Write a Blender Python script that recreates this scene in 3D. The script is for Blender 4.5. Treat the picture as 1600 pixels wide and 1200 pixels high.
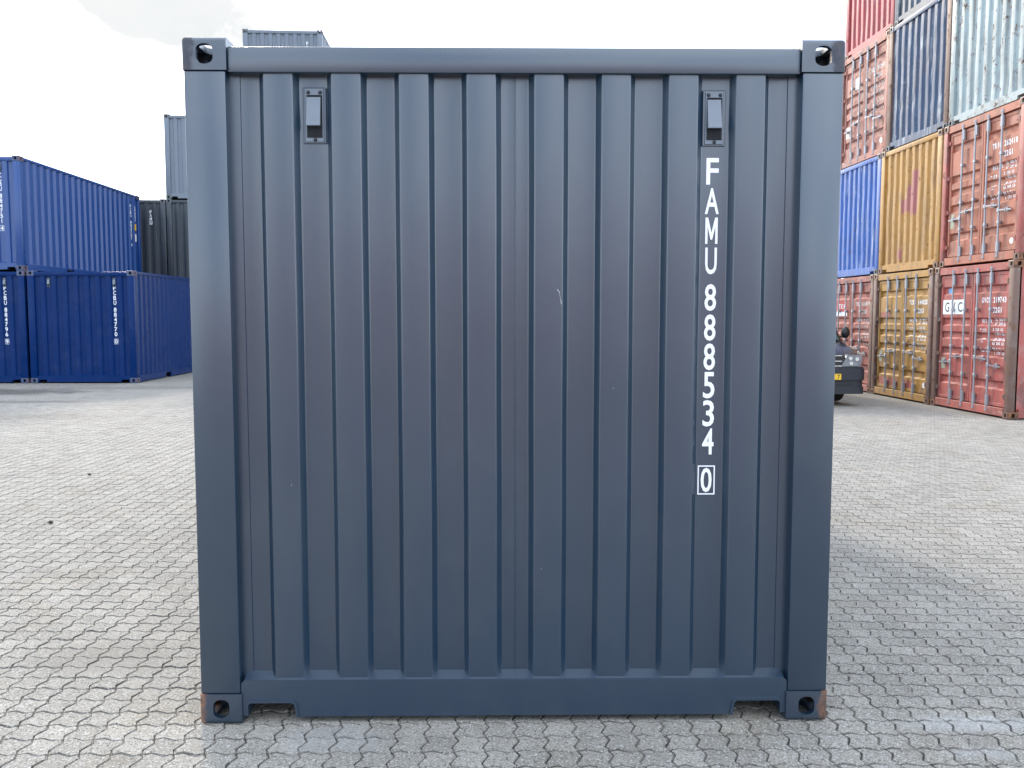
import bpy, bmesh, math, random
import numpy as np
from mathutils import Vector, Matrix, noise as mnoise

random.seed(7)
rng = np.random.default_rng(11)
S = bpy.context.scene
for o in list(bpy.data.objects):
    bpy.data.objects.remove(o)

# ------------------------------------------------------------------ camera
CAM = (-0.1628, -3.2843, 1.5738)
YAW, PITCH, FPX = 0.0458, 0.0771, 1366.0
cam = bpy.data.cameras.new('camera')
cam.sensor_width = 36.0
cam.lens = FPX / 1600.0 * 36.0
cam.clip_start = 0.05
cam.clip_end = 3000
camo = bpy.data.objects.new('camera', cam)
camo.location = CAM
camo.rotation_euler = (math.pi / 2 - PITCH, 0, -YAW)
S.collection.objects.link(camo)
S.camera = camo

# ------------------------------------------------------------------ sun and sky
TX, TY = 0.62, -1.75                      # shadow shift per metre of height
SUN_EL = math.atan(1 / math.hypot(TX, TY))
SUN_AZ = math.atan2(-TX, -TY)             # clockwise from +Y
sun = bpy.data.lights.new('sun', 'SUN')
sun.energy = 1.45
sun.angle = math.radians(8.0)
sun.color = (1.0, 0.86, 0.68)
suno = bpy.data.objects.new('sun', sun)
suno.rotation_euler = Vector((TX, TY, -1)).to_track_quat('-Z', 'Y').to_euler()
suno.location = (-20, 40, 40)
S.collection.objects.link(suno)

S.view_settings.view_transform = 'Standard'
S.view_settings.look = 'None'
S.view_settings.exposure = 1.15
S.view_settings.gamma = 1.0
S.view_settings.use_curve_mapping = False


class NT:
    """small helper to write node graphs"""
    def __init__(self, tree):
        self.t = tree
        self.n = tree.nodes
        self.l = tree.links

    def new(self, kind, **kw):
        nd = self.n.new(kind)
        for k, v in kw.items():
            setattr(nd, k, v)
        return nd

    def put(self, sock, v):
        if isinstance(v, bpy.types.NodeSocket):
            self.l.new(v, sock)
        elif v is not None:
            if isinstance(v, (tuple, list)) and len(v) == 3 and sock.type == 'RGBA':
                v = (*v, 1)
            sock.default_value = v

    def math(self, op, a, b=None, c=None, clamp=False):
        nd = self.new('ShaderNodeMath', operation=op, use_clamp=clamp)
        self.put(nd.inputs[0], a)
        if b is not None:
            self.put(nd.inputs[1], b)
        if c is not None:
            self.put(nd.inputs[2], c)
        return nd.outputs[0]

    def vmath(self, op, a, b=None):
        nd = self.new('ShaderNodeVectorMath', operation=op)
        self.put(nd.inputs[0], a)
        if b is not None:
            self.put(nd.inputs[1], b)
        return nd.outputs[0]

    def mix(self, f, a, b, mode='MIX'):
        nd = self.new('ShaderNodeMix', data_type='RGBA', blend_type=mode)
        self.put(nd.inputs[0], f)
        self.put(nd.inputs[6], a)
        self.put(nd.inputs[7], b)
        return nd.outputs[2]

    def noise(self, vec, scale, detail=3, rough=.55, distort=0.0):
        nd = self.new('ShaderNodeTexNoise')
        self.put(nd.inputs['Vector'], vec)
        nd.inputs['Scale'].default_value = scale
        nd.inputs['Detail'].default_value = detail
        nd.inputs['Roughness'].default_value = rough
        nd.inputs['Distortion'].default_value = distort
        return nd.outputs[0]

    def ss(self, v, lo, hi, a=0.0, b=1.0):
        nd = self.new('ShaderNodeMapRange', interpolation_type='SMOOTHSTEP')
        self.put(nd.inputs[0], v)
        self.put(nd.inputs[1], lo)
        self.put(nd.inputs[2], hi)
        nd.inputs[3].default_value = a
        nd.inputs[4].default_value = b
        return nd.outputs[0]

    def sep(self, v):
        nd = self.new('ShaderNodeSeparateXYZ')
        self.put(nd.inputs[0], v)
        return nd.outputs

    def comb(self, x, y, z):
        nd = self.new('ShaderNodeCombineXYZ')
        for i, v in enumerate((x, y, z)):
            self.put(nd.inputs[i], v)
        return nd.outputs[0]


def build_world():
    w = bpy.data.worlds.new('World')
    S.world = w
    w.use_nodes = True
    g = NT(w.node_tree)
    w.node_tree.nodes.clear()
    out = g.new('ShaderNodeOutputWorld')
    bg = g.new('ShaderNodeBackground')
    bg.inputs['Strength'].default_value = 0.15
    sky = g.new('ShaderNodeTexSky', sky_type='NISHITA')
    sky.sun_disc = False
    sky.sun_elevation = SUN_EL
    sky.sun_rotation = SUN_AZ
    sky.air_density = 1.0
    sky.dust_density = 1.0
    tc = g.new('ShaderNodeTexCoord')
    d = tc.outputs['Generated']
    x, y, z = g.sep(d)
    zz = g.math('ADD', g.math('MAXIMUM', z, 0.0), 0.16)
    pv = g.comb(g.math('DIVIDE', x, zz), g.math('DIVIDE', y, zz), 0.0)
    n1 = g.noise(pv, 0.85, 7, .58, .3)
    cover = g.ss(n1, .36, .56)
    n2 = g.noise(g.vmath('ADD', pv, (4.3, 1.7, 0)), 1.5, 6, .6, .2)
    grey = g.ss(n2, .42, .72)
    ccol = g.mix(grey, (10.6, 11.6, 13.0, 1), (6.3, 7.2, 8.8, 1))
    col = g.mix(g.math('MULTIPLY', cover, 0.86), sky.outputs[0], ccol)
    # one thin grey cloud bank, seen over the left of the big container
    a = g.math('DIVIDE', g.math('ADD', x, 0.300), 0.125)
    b = g.math('DIVIDE', g.math('SUBTRACT', z, 0.305), 0.052)
    r = g.math('SQRT', g.math('ADD', g.math('MULTIPLY', a, a), g.math('MULTIPLY', b, b)))
    r = g.math('ADD', r, g.math('MULTIPLY', g.math('SUBTRACT', g.noise(d, 9, 5, .6, .4), .5), 1.5))
    bank = g.math('MULTIPLY', g.ss(r, 1.1, .45), g.math('GREATER_THAN', y, 0.0))
    col = g.mix(g.math('MULTIPLY', bank, .97), col, (2.35, 2.43, 2.46, 1))
    g.put(bg.inputs['Color'], col)
    g.l.new(bg.outputs[0], out.inputs[0])


build_world()

# ------------------------------------------------------------------ materials
MATS = {}


def base_mat(name):
    m = bpy.data.materials.new(name)
    m.use_nodes = True
    m.node_tree.nodes.clear()
    g = NT(m.node_tree)
    out = g.new('ShaderNodeOutputMaterial')
    b = g.new('ShaderNodeBsdfPrincipled')
    g.l.new(b.outputs[0], out.inputs[0])
    return m, g, b


def simple(name, col, rough=.5, metal=0.0, bump=0.0, scale=40, var=.12, coat=0.0):
    m, g, b = base_mat(name)
    tc = g.new('ShaderNodeTexCoord').outputs['Object']
    n = g.noise(tc, scale, 4)
    k = g.math('MULTIPLY_ADD', n, 2 * var, 1 - var)
    g.put(b.inputs['Base Color'], g.mix(1.0, (*col, 1), k, 'MULTIPLY'))
    g.put(b.inputs['Roughness'], g.math('MULTIPLY_ADD', n, .2, rough - .1))
    b.inputs['Metallic'].default_value = metal
    b.inputs['Coat Weight'].default_value = coat
    if bump:
        bp = g.new('ShaderNodeBump')
        bp.inputs['Strength'].default_value = bump
        bp.inputs['Distance'].default_value = .002
        g.put(bp.inputs['Height'], n)
        g.l.new(bp.outputs[0], b.inputs['Normal'])
    MATS[name] = m
    return m


def paint(name, col, rough=.42, rust=.0, streak=.0, streak_col=(.55, .56, .55), fade=.1, dust=.0,
          wave=.25, coat=.0, coat_rough=.16, patches=(), patch_col=(.3, .1, .12), spec=.5, runs=.0, grime=.0):
    """painted steel: mottled paint, rust freckles, vertical scrape streaks, patches of other paint"""
    m, g, b = base_mat(name)
    tc = g.new('ShaderNodeTexCoord').outputs['Object']
    oi = g.new('ShaderNodeObjectInfo').outputs['Random']
    off = g.comb(g.math('MULTIPLY', oi, 37.0), g.math('MULTIPLY', oi, 91.0), 0.0)
    v = g.vmath('ADD', tc, off)
    big = g.noise(v, 1.4, 4)
    fine = g.noise(v, 26, 5, .65)
    k = g.math('MULTIPLY_ADD', big, 2 * fade, 1 - fade)
    c = g.mix(1.0, (*col, 1), k, 'MULTIPLY')
    rr = g.math('MULTIPLY_ADD', big, .12, rough - .06)
    if dust:
        dn = g.ss(g.noise(v, 3.2, 6, .7), .45, .8)
        c = g.mix(g.math('MULTIPLY', dn, dust), c, (.33, .32, .30, 1))
    if grime:
        gv = g.vmath('MULTIPLY', v, (5, 5, 1.3))
        gn = g.noise(gv, 1.0, 7, .68, .6)
        c = g.mix(g.ss(gn, .42, .74, 0, grime), c, (.075, .055, .048, 1))
        gl = g.noise(g.vmath('ADD', v, (31.0, 7.0, 3.0)), 4.0, 6, .7, .8)
        c = g.mix(g.ss(gl, .58, .78, 0, grime * .55), c, (.62, .52, .47, 1))
    for (x0, x1, z0, z1) in patches:
        x, y, z = g.sep(tc)
        wob = g.math('MULTIPLY', g.math('SUBTRACT', g.noise(tc, 7, 4), .5), .1)
        xx = g.math('ADD', x, wob)
        zz = g.math('ADD', z, wob)
        f = g.math('MULTIPLY', g.math('MULTIPLY', g.ss(xx, x0 - .02, x0 + .02), g.ss(xx, x1 + .02, x1 - .02)),
                   g.math('MULTIPLY', g.ss(zz, z0 - .04, z0 + .04), g.ss(zz, z1 + .04, z1 - .04)))
        c = g.mix(g.math('MULTIPLY', f, .85), c, (*patch_col, 1))
    if streak:
        sv = g.vmath('MULTIPLY', v, (14, 14, .7))
        s1 = g.noise(sv, 1.0, 6, .65, .3)
        s = g.math('MULTIPLY', g.ss(s1, .62 - .1 * streak, .70 - .1 * streak),
                   g.ss(g.noise(v, 2.3, 4), .35, .62))
        c = g.mix(g.math('MULTIPLY', s, .85), c, (*streak_col, 1))
        rr = g.math('MULTIPLY_ADD', s, .25, rr)
    if rust:
        r0 = g.noise(v, 7.0, 8, .7, .5)
        r1 = g.ss(r0, .72 - .22 * rust, .80 - .22 * rust)
        rc = g.mix(g.ss(fine, .35, .65), (.055, .026, .014, 1), (.21, .085, .035, 1))
        c = g.mix(g.math('MULTIPLY', r1, .9), c, rc)
        rr = g.math('MULTIPLY_ADD', r1, .4, rr)
        if runs:
            rv = g.vmath('MULTIPLY', v, (22, 22, .55))
            rn = g.ss(g.noise(rv, 1.0, 5, .6), .68 - .12 * runs, .82 - .12 * runs)
            c = g.mix(g.math('MULTIPLY', rn, .6), c, (.16, .085, .045, 1))
    g.put(b.inputs['Base Color'], c)
    g.put(b.inputs['Roughness'], rr)
    b.inputs['Specular IOR Level'].default_value = spec
    b.inputs['Coat Weight'].default_value = coat
    b.inputs['Coat Roughness'].default_value = coat_rough
    bp = g.new('ShaderNodeBump')
    bp.inputs['Strength'].default_value = wave
    bp.inputs['Distance'].default_value = .004
    hh = g.math('ADD', g.noise(v, 5.5, 2), g.math('MULTIPLY', fine, .06 if not rust else .25))
    g.put(bp.inputs['Height'], hh)
    g.l.new(bp.outputs[0], b.inputs['Normal'])
    MATS[name] = m
    return m


def casting_paint(name, col, rust, glossy=False):
    """cast corner: paint, with bare rusty steel rubbed on the outer edge (local x near 0)"""
    m, g, b = base_mat(name)
    tc = g.new('ShaderNodeTexCoord').outputs['Object']
    oi = g.new('ShaderNodeObjectInfo').outputs['Random']
    v = g.vmath('ADD', tc, g.comb(g.math('MULTIPLY', oi, 13.0), g.math('MULTIPLY', oi, 29.0), 0.0))
    x, y, z = g.sep(tc)
    n = g.noise(v, 22, 6, .65)
    n2 = g.noise(v, 9, 4)
    e = g.math('ADD', g.math('MULTIPLY', x, -14.0), g.math('MULTIPLY', g.math('SUBTRACT', n, .5), 1.1))
    e = g.math('ADD', e, g.math('MULTIPLY', g.math('SUBTRACT', n2, .5), 1.3))
    f = g.ss(e, .78 - .25 * rust, .42 - .25 * rust)
    rc = g.mix(g.ss(n, .35, .68), (.06, .03, .02, 1), (.27, .12, .055, 1))
    c = g.mix(g.math('MULTIPLY', f, min(1.0, rust * 1.4)), (*col, 1), rc)
    g.put(b.inputs['Base Color'], c)
    g.put(b.inputs['Roughness'], g.math('MULTIPLY_ADD', f, .35, .42))
    if glossy:
        b.inputs['Specular IOR Level'].default_value = 1.0
        g.put(b.inputs['Coat Weight'], g.math('MULTIPLY_ADD', f, -.7, .7))
        b.inputs['Coat Roughness'].default_value = .3
    bp = g.new('ShaderNodeBump')
    bp.inputs['Strength'].default_value = .3
    bp.inputs['Distance'].default_value = .002
    g.put(bp.inputs['Height'], n)
    g.l.new(bp.outputs[0], b.inputs['Normal'])
    MATS[name] = m
    return m


ANTH = (.003, .0215, .047)
paint('anthracite', ANTH, rough=.34, wave=.10, fade=.08, dust=.025, spec=1.0, coat=.6, coat_rough=.27)
casting_paint('anthracite_casting', (.004, .020, .042), .75, True)
casting_paint('anthracite_casting_top', (.004, .020, .042), .10, True)
paint('slate', (.028, .036, .046), rough=.40, wave=.12, dust=.05)
paint('slate_glare', (.13, .155, .19), rough=.42, wave=.12, dust=.1)  # rear slate paint lightened: glare put into its colour
paint('blue_shaded', (.0006, .019, .098), rough=.28, spec=.12, wave=.15, fade=.14, dust=.03)  # darker copy of the one blue paint: deep shade put into the colour
paint('blue_skylit', (.004, .042, .180), rough=.30, spec=.6, wave=.12, fade=.06)  # same blue paint made lighter: sky reflection put into the colour
casting_paint('blue_casting', (.05, .07, .14), .25)
casting_paint('slate_casting', (.09, .1, .11), .1)
paint('rose', (.37, .088, .072), grime=0.75, rough=.55, rust=.55, streak=.15, streak_col=(.45, .22, .2), fade=.22, dust=.35, wave=.5, runs=.5)
paint('salmon', (.385, .130, .078), grime=0.7, rough=.55, rust=.5, streak=.15, streak_col=(.5, .3, .25), fade=.2, dust=.25, wave=.5, runs=.4)
paint('faded_red', (.385, .158, .12), grime=0.7, rough=.6, rust=.6, streak=.5, streak_col=(.5, .36, .32), fade=.25, dust=.5, wave=.5, runs=.6)
paint('brick_red', (.355, .100, .075), grime=0.75, rough=.55, rust=.55, streak=.2, streak_col=(.5, .3, .28), fade=.2, dust=.3, wave=.5, runs=.5)
paint('red', (.36, .062, .072), grime=0.4, rough=.5, rust=.5, streak=.3, streak_col=(.5, .25, .25), fade=.2, dust=.2, wave=.5, runs=.3)
paint('mustard_door', (.38, .20, .042), grime=0.7, rough=.55, rust=.6, streak=.15, streak_col=(.5, .36, .2), fade=.2, dust=.2, wave=.5, runs=.6)
paint('mustard', (.42, .225, .058), grime=0.6, rough=.55, rust=.62, fade=.16, dust=.12, wave=.5, runs=.8,
      patches=((-.32, -.08, 1.2, 1.48), (-.08, .10, 1.2, 1.72), (.10, .34, 1.12, 2.0), (-.42, -.30, .25, .45)),
      patch_col=(.33, .105, .12))
paint('old_blue', (.035, .12, .40), grime=0.4, rough=.5, rust=.5, streak=.55, streak_col=(.45, .5, .58), fade=.2, dust=.15, wave=.5, runs=.3)
paint('navy', (.028, .062, .13), grime=0.5, rough=.5, rust=.35, streak=.8, streak_col=(.45, .5, .55), fade=.25, dust=.2, wave=.6, runs=.3)
paint('pale_blue', (.325, .395, .405), grime=0.6, rough=.55, rust=.72, streak=.4, streak_col=(.5, .47, .36), fade=.14, dust=.1, wave=.6, runs=.8)
paint('dark_slate', (.06, .085, .12), grime=0.4, rough=.5, rust=.4, streak=.7, streak_col=(.4, .43, .42), fade=.25, dust=.25, wave=.6, runs=.5)
paint('post_brown', (.15, .085, .065), grime=0.4, rough=.6, rust=.75, fade=.3, dust=.3, wave=.5)
casting_paint('rusty_casting', (.17, .1, .075), .8)
simple('galvanized', (.34, .35, .38), .45, .55, .2, 60, .2)
simple('gasket', (.022, .02, .02), .8, 0, 0, 20)
simple('marking_white', (.80, .82, .85), .5, 0, 0, 60, .05)
simple('marking_worn', (.66, .64, .60), .6, 0, 0, 18, .22)
simple('marking_dark', (.03, .035, .04), .6)
simple('sticker_red', (.45, .05, .05), .5)
simple('sticker_blue', (.1, .3, .6), .5)
simple('plate_yellow', (.75, .45, .02), .45)
simple('plaque', (.33, .35, .27), .5, .3)
simple('vent_plate', (.15, .175, .21), .4, .1)
simple('vent_dark', (.004, .005, .007), .9)
simple('bolt', (.018, .022, .03), .6)
simple('underside', (.03, .028, .026), .8)
simple('car_paint', (.010, .009, .010), .28, 0, 0, 5, .1, coat=.3)
simple('car_plastic', (.016, .020, .028), .55, 0, .2, 90)
simple('car_black', (.008, .008, .009), .4)
simple('tyre', (.02, .02, .021), .85, 0, .2)
simple('rim', (.3, .3, .31), .35, .8)
simple('chrome', (.75, .76, .78), .15, 1.0)
simple('lamp_glass', (.24, .26, .28), .12, .2, 0, 14, .55, coat=1.0)
simple('leaf', (.03, .022, .012), .8)


def glass_mat():
    m, g, b = base_mat('car_glass')
    b.inputs['Base Color'].default_value = (.05, .09, .09, 1)
    b.inputs['Roughness'].default_value = .06
    b.inputs['Coat Weight'].default_value = .6
    MATS['car_glass'] = m


glass_mat()

# ------------------------------------------------------------------ paving geometry constants
GROT = -0.030                             # the bond runs parallel to the big container
PP = 0.1125                               # grid pitch of the interlocking stones
WA, WB = -0.0120, 0.0130                   # swing of cross joints / row joints
CG, SG = math.cos(GROT), math.sin(GROT)


def gz(x):
    """the yard falls gently to the right and rises a touch to the left"""
    if x > 1.3:
        return -0.105 * min(1.0, (x - 1.3) / 7.0)
    if x < -1.3:
        return 0.035 * min(1.0, (-1.3 - x) / 6.5)
    return 0.0


def concrete_nodes(g, pos, tone):
    """grey concrete with exposed grit; pos is world position, tone a number round 0"""
    n_big = g.noise(pos, .55, 5, .6, .4)
    n_mid = g.noise(pos, 4.5, 5, .6, .3)
    n_grit = g.noise(pos, 160, 3, .75)
    vo = g.new('ShaderNodeTexVoronoi')
    g.put(vo.inputs['Vector'], pos)
    vo.inputs['Scale'].default_value = 190
    cell = g.sep(vo.outputs['Color'])[0]
    k = g.math('MULTIPLY_ADD', n_big, .46, .76)
    k = g.math('MULTIPLY', k, g.math('MULTIPLY_ADD', n_mid, .26, .87))
    k = g.math('MULTIPLY', k, g.math('MULTIPLY_ADD', n_grit, 2.1, -.03))
    k = g.math('MULTIPLY', k, g.math('ADD', 1.0, tone))
    c = g.mix(1.0, (.262, .245, .215, 1), k, 'MULTIPLY')
    c = g.mix(g.ss(g.noise(pos, 1.7, 6, .65, .6), .50, .72, 0, .45), c, g.mix(1.0, c, (.80, .72, .60, 1), 'MULTIPLY'))
    c = g.mix(g.ss(cell, .86, .93, 0, .45), c, (.58, .58, .57, 1))
    c = g.mix(g.ss(cell, .13, .05, 0, .75), c, (.06, .056, .052, 1))
    x, y, z = g.sep(pos)

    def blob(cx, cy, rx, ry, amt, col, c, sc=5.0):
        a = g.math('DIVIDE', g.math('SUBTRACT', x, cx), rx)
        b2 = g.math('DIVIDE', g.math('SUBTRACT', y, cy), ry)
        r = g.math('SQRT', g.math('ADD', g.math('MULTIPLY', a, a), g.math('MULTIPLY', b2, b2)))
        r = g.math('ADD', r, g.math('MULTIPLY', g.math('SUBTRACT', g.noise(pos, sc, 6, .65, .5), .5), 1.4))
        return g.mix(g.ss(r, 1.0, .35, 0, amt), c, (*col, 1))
    c = blob(-.68, -.10, .30, .16, .28, (.34, .345, .35), c)       # cement wash in front of the box
    c = blob(1.80, -.08, .36, .10, .28, (.52, .525, .525), c, 30)    # pale scuff beside the corner
    c = blob(1.70, -.30, .18, .06, .2, (.5, .505, .505), c, 30)
    c = blob(-1.85, .72, .45, .30, .45, (.19, .175, .155), c, 4)  # oil-darkened stones on the left
    c = blob(-10.2, 15.0, 3.0, 1.1, .85, (.07, .068, .066), c, 1.6)   # darker strip of paving at the blue boxes
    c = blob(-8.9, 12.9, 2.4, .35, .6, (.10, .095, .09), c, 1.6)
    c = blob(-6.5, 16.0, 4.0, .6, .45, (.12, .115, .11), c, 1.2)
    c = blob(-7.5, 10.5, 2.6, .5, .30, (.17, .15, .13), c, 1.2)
    return c, n_grit, n_mid


def mat_paver():
    m, g, b = base_mat('paver_concrete')
    pos = g.new('ShaderNodeNewGeometry').outputs['Position']
    at = g.new('ShaderNodeAttribute', attribute_name='tone')
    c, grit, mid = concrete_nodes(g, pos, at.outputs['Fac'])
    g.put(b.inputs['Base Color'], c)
    b.inputs['Roughness'].default_value = .88
    b.inputs['Specular IOR Level'].default_value = .25
    bp = g.new('ShaderNodeBump')
    bp.inputs['Strength'].default_value = .7
    bp.inputs['Distance'].default_value = .003
    g.put(bp.inputs['Height'], g.math('ADD', grit, g.math('MULTIPLY', mid, .6)))
    g.l.new(bp.outputs[0], b.inputs['Normal'])
    MATS['paver'] = m


def mat_ground():
    m, g, b = base_mat('yard_ground')
    pos = g.new('ShaderNodeNewGeometry').outputs['Position']
    x, y, z = g.sep(pos)
    u = g.math('ADD', g.math('MULTIPLY', x, CG), g.math('MULTIPLY', y, SG))
    v = g.math('SUBTRACT', g.math('MULTIPLY', y, CG), g.math('MULTIPLY', x, SG))
    w = 2 * math.pi / PP
    uu = g.math('DIVIDE', g.math('SUBTRACT', u, g.math('MULTIPLY', g.math('SINE', g.math('MULTIPLY', v, w)), WA)), PP)
    vv = g.math('DIVIDE', g.math('SUBTRACT', v, g.math('MULTIPLY', g.math('SINE', g.math('MULTIPLY', u, w)), WB)), PP)
    du = g.math('ABSOLUTE', g.math('SUBTRACT', g.math('FRACT', uu), .5))
    dv = g.math('ABSOLUTE', g.math('SUBTRACT', g.math('FRACT', vv), .5))
    joint = g.ss(g.math('MAXIMUM', du, dv), .445, .475)
    wn = g.new('ShaderNodeTexWhiteNoise', noise_dimensions='2D')
    g.put(wn.inputs['Vector'], g.comb(g.math('FLOOR', uu), g.math('FLOOR', vv), 0.0))
    tone = g.math('MULTIPLY_ADD', wn.outputs['Value'], .2, -.1)
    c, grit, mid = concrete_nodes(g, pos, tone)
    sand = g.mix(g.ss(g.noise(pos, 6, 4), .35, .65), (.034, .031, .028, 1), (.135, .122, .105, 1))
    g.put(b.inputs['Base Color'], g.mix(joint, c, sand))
    b.inputs['Roughness'].default_value = .88
    b.inputs['Specular IOR Level'].default_value = .25
    bp = g.new('ShaderNodeBump')
    bp.inputs['Strength'].default_value = .6
    bp.inputs['Distance'].default_value = .004
    g.put(bp.inputs['Height'], g.math('SUBTRACT', g.math('MULTIPLY', grit, .6), joint))
    g.l.new(bp.outputs[0], b.inputs['Normal'])
    MATS['ground'] = m


mat_paver()
mat_ground()

# ------------------------------------------------------------------ object helpers
COL = S.collection


def link(name, mesh, mat=None, parent=None, loc=None, rot=None, scale=None, kind=None, label=None):
    o = bpy.data.objects.new(name, mesh)
    COL.objects.link(o)
    if mesh is not None and mat is not None:
        if len(mesh.materials) == 0:
            mesh.materials.append(None)
        o.material_slots[0].link = 'OBJECT'
        o.material_slots[0].material = MATS[mat] if isinstance(mat, str) else mat
    if parent is not None:
        o.parent = parent
    if loc is not None:
        o.location = loc
    if rot is not None:
        o.rotation_euler = rot
    if scale is not None:
        o.scale = scale
    if kind:
        o['kind'] = kind
    if label:
        o['label'] = label
    return o


def thing(name, label, cat, loc=(0, 0, 0), rotz=0.0, group=None):
    o = link(name, None, loc=loc, rot=(0, 0, rotz))
    o['label'] = label
    o['category'] = cat
    if group:
        o['group'] = group
    return o


def to_mesh(bm, name, smooth=None):
    bmesh.ops.recalc_face_normals(bm, faces=bm.faces)
    me = bpy.data.meshes.new(name)
    bm.to_mesh(me)
    bm.free()
    if smooth is not None:
        me.polygons.foreach_set('use_smooth', [True] * len(me.polygons))
        me.set_sharp_from_angle(angle=math.radians(smooth))
    return me


def add_box(bm, x0, x1, y0, y1, z0, z1, bevel=0.0, seg=1):
    r = bmesh.ops.create_cube(bm, size=1.0)
    vs = r['verts']
    for v in vs:
        v.co = Vector(((x0 + x1) / 2 + v.co.x * (x1 - x0), (y0 + y1) / 2 + v.co.y * (y1 - y0),
                       (z0 + z1) / 2 + v.co.z * (z1 - z0)))
    if bevel:
        es = list({e for v in vs for e in v.link_edges})
        bmesh.ops.bevel(bm, geom=es, offset=bevel, segments=seg, affect='EDGES', profile=.5)


def box_mesh(name, *a, **k):
    bm = bmesh.new()
    add_box(bm, *a, **k)
    return to_mesh(bm, name, 40 if k.get('seg', 1) > 1 else None)


def add_cyl(bm, p0, p1, r, n=12, r2=None):
    p0, p1 = Vector(p0), Vector(p1)
    d = p1 - p0
    M = Matrix.Translation((p0 + p1) / 2) @ d.to_track_quat('Z', 'Y').to_matrix().to_4x4()
    bmesh.ops.create_cone(bm, cap_ends=True, segments=n, radius1=r, radius2=r if r2 is None else r2,
                          depth=d.length, matrix=M)


def add_prism(bm, poly, axis, a0, a1):
    """extrude a 2-D polygon along an axis; poly in the two other axes in order"""
    def p3(p, a):
        if axis == 'y':
            return (p[0], a, p[1])
        if axis == 'x':
            return (a, p[0], p[1])
        return (p[0], p[1], a)
    A = [bm.verts.new(p3(p, a0)) for p in poly]
    B = [bm.verts.new(p3(p, a1)) for p in poly]
    n = len(poly)
    bm.faces.new(A)
    bm.faces.new(B[::-1])
    for i in range(n):
        bm.faces.new((A[i], A[(i + 1) % n], B[(i + 1) % n], B[i]))


def grid_mesh(name, rows, smooth=None):
    """rows: list of equally long lists of points"""
    bm = bmesh.new()
    V = [[bm.verts.new(p) for p in r] for r in rows]
    for i in range(len(V) - 1):
        for j in range(len(V[0]) - 1):
            bm.faces.new((V[i][j], V[i][j + 1], V[i + 1][j + 1], V[i + 1][j]))
    return to_mesh(bm, name, smooth)


# ------------------------------------------------------------------ lettering (built-in font)
GLYPH = {}
BOLD = [.014]
M_PTS = [(0, 0), (0, 1), (.22, 1), (.5, .42), (.78, 1), (1, 1), (1, 0), (.81, 0), (.81, .66), (.57, .16), (.43, .16), (.19, .66), (.19, 0)]


def glyph(ch):
    if ch == 'M':
        return (M_PTS, [tuple(range(len(M_PTS)))[::-1]], 0, 1, 0, 1)
    key = (ch, BOLD[0])
    if key not in GLYPH:
        cu = bpy.data.curves.new('glyph', 'FONT')
        cu.body = ch
        cu.size = 1.0
        cu.resolution_u = 3
        cu.offset = BOLD[0] * (.45 if ch in 'MWN' else 1.0)
        ob = bpy.data.objects.new('glyph', cu)
        COL.objects.link(ob)
        bpy.context.view_layer.update()
        dg = bpy.context.evaluated_depsgraph_get()
        me = bpy.data.meshes.new_from_object(ob.evaluated_get(dg))
        vs = [tuple(v.co[:2]) for v in me.vertices]
        fs = [tuple(p.vertices) for p in me.polygons]
        bpy.data.objects.remove(ob)
        bpy.data.meshes.remove(me)
        xs = [v[0] for v in vs] or [0, .3]
        ys = [v[1] for v in vs] or [0, .7]
        GLYPH[key] = (vs, fs, min(xs), max(xs), min(ys), max(ys))
    return GLYPH[key]


def put_glyph(V, F, ch, x0, x1, z0, z1, fy):
    vs, fs, a, b, c, d = glyph(ch)
    n = len(V)
    for (x, z) in vs:
        X = x0 + (x - a) / (b - a) * (x1 - x0)
        Z = z0 + (z - c) / (d - c) * (z1 - z0)
        V.append((X, fy(X, Z), Z))
    F += [tuple(i + n for i in f) for f in fs]


def put_line(V, F, text, x, z, h, cw, fy, gap=.22):
    """a line of letters of height h and cell width cw, baseline z, left edge x"""
    for ch in text:
        if ch == ' ':
            x += cw
            continue
        w = cw * (1 - gap)
        k = .34 if ch in '1I' else (.3 if ch == '.' else 1.0)
        hh = h * .16 if ch == '.' else h
        put_glyph(V, F, ch, x + w * (1 - k) / 2, x + w * (1 + k) / 2, z, z + hh, fy)
        x += cw
    return x


def put_rect(V, F, x0, x1, z0, z1, fy):
    n = len(V)
    V += [(x0, fy(x0, z0), z0), (x1, fy(x1, z0), z0), (x1, fy(x1, z1), z1), (x0, fy(x0, z1), z1)]
    F.append((n, n + 1, n + 2, n + 3))


def vf_mesh(name, V, F):
    me = bpy.data.meshes.new(name)
    me.from_pydata(V, [], F)
    return me


def stacked_number(text, xc, ztop, zbot, w, yv, boxed=True):
    """characters one below the other; last one framed as the check digit"""
    V, F = [], []
    fy = lambda x, z: yv - .0015
    slots = []
    z = 0.0
    for i, ch in enumerate(text):
        if ch == ' ':
            z += .42
            continue
        if boxed and i == len(text) - 1:
            slots.append((ch, z + .08, z + .93))
            box = (z - .04, z + 1.05)
            z += 1.1
        else:
            slots.append((ch, z, z + .86))
            z += 1.0
    k = (ztop - zbot) / (z - (.05 if boxed else .14))
    for ch, a, b in slots:
        hw = w / 2 * (.24 if ch in '1I' else 1.0) * (1.08 if ch in 'M' else 1.0)
        put_glyph(V, F, ch, xc - hw, xc + hw, ztop - b * k, ztop - a * k, fy)
    if boxed:
        t = w * .09
        X0, X1 = xc - w * .74, xc + w * .74
        Z1, Z0 = ztop - box[0] * k, ztop - box[1] * k
        put_rect(V, F, X0, X1, Z1 - t, Z1, fy)
        put_rect(V, F, X0, X1, Z0, Z0 + t, fy)
        put_rect(V, F, X0, X0 + t, Z0 + t, Z1 - t, fy)
        put_rect(V, F, X1 - t, X1, Z0 + t, Z1 - t, fy)
    return vf_mesh('serial_number', V, F)


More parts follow.
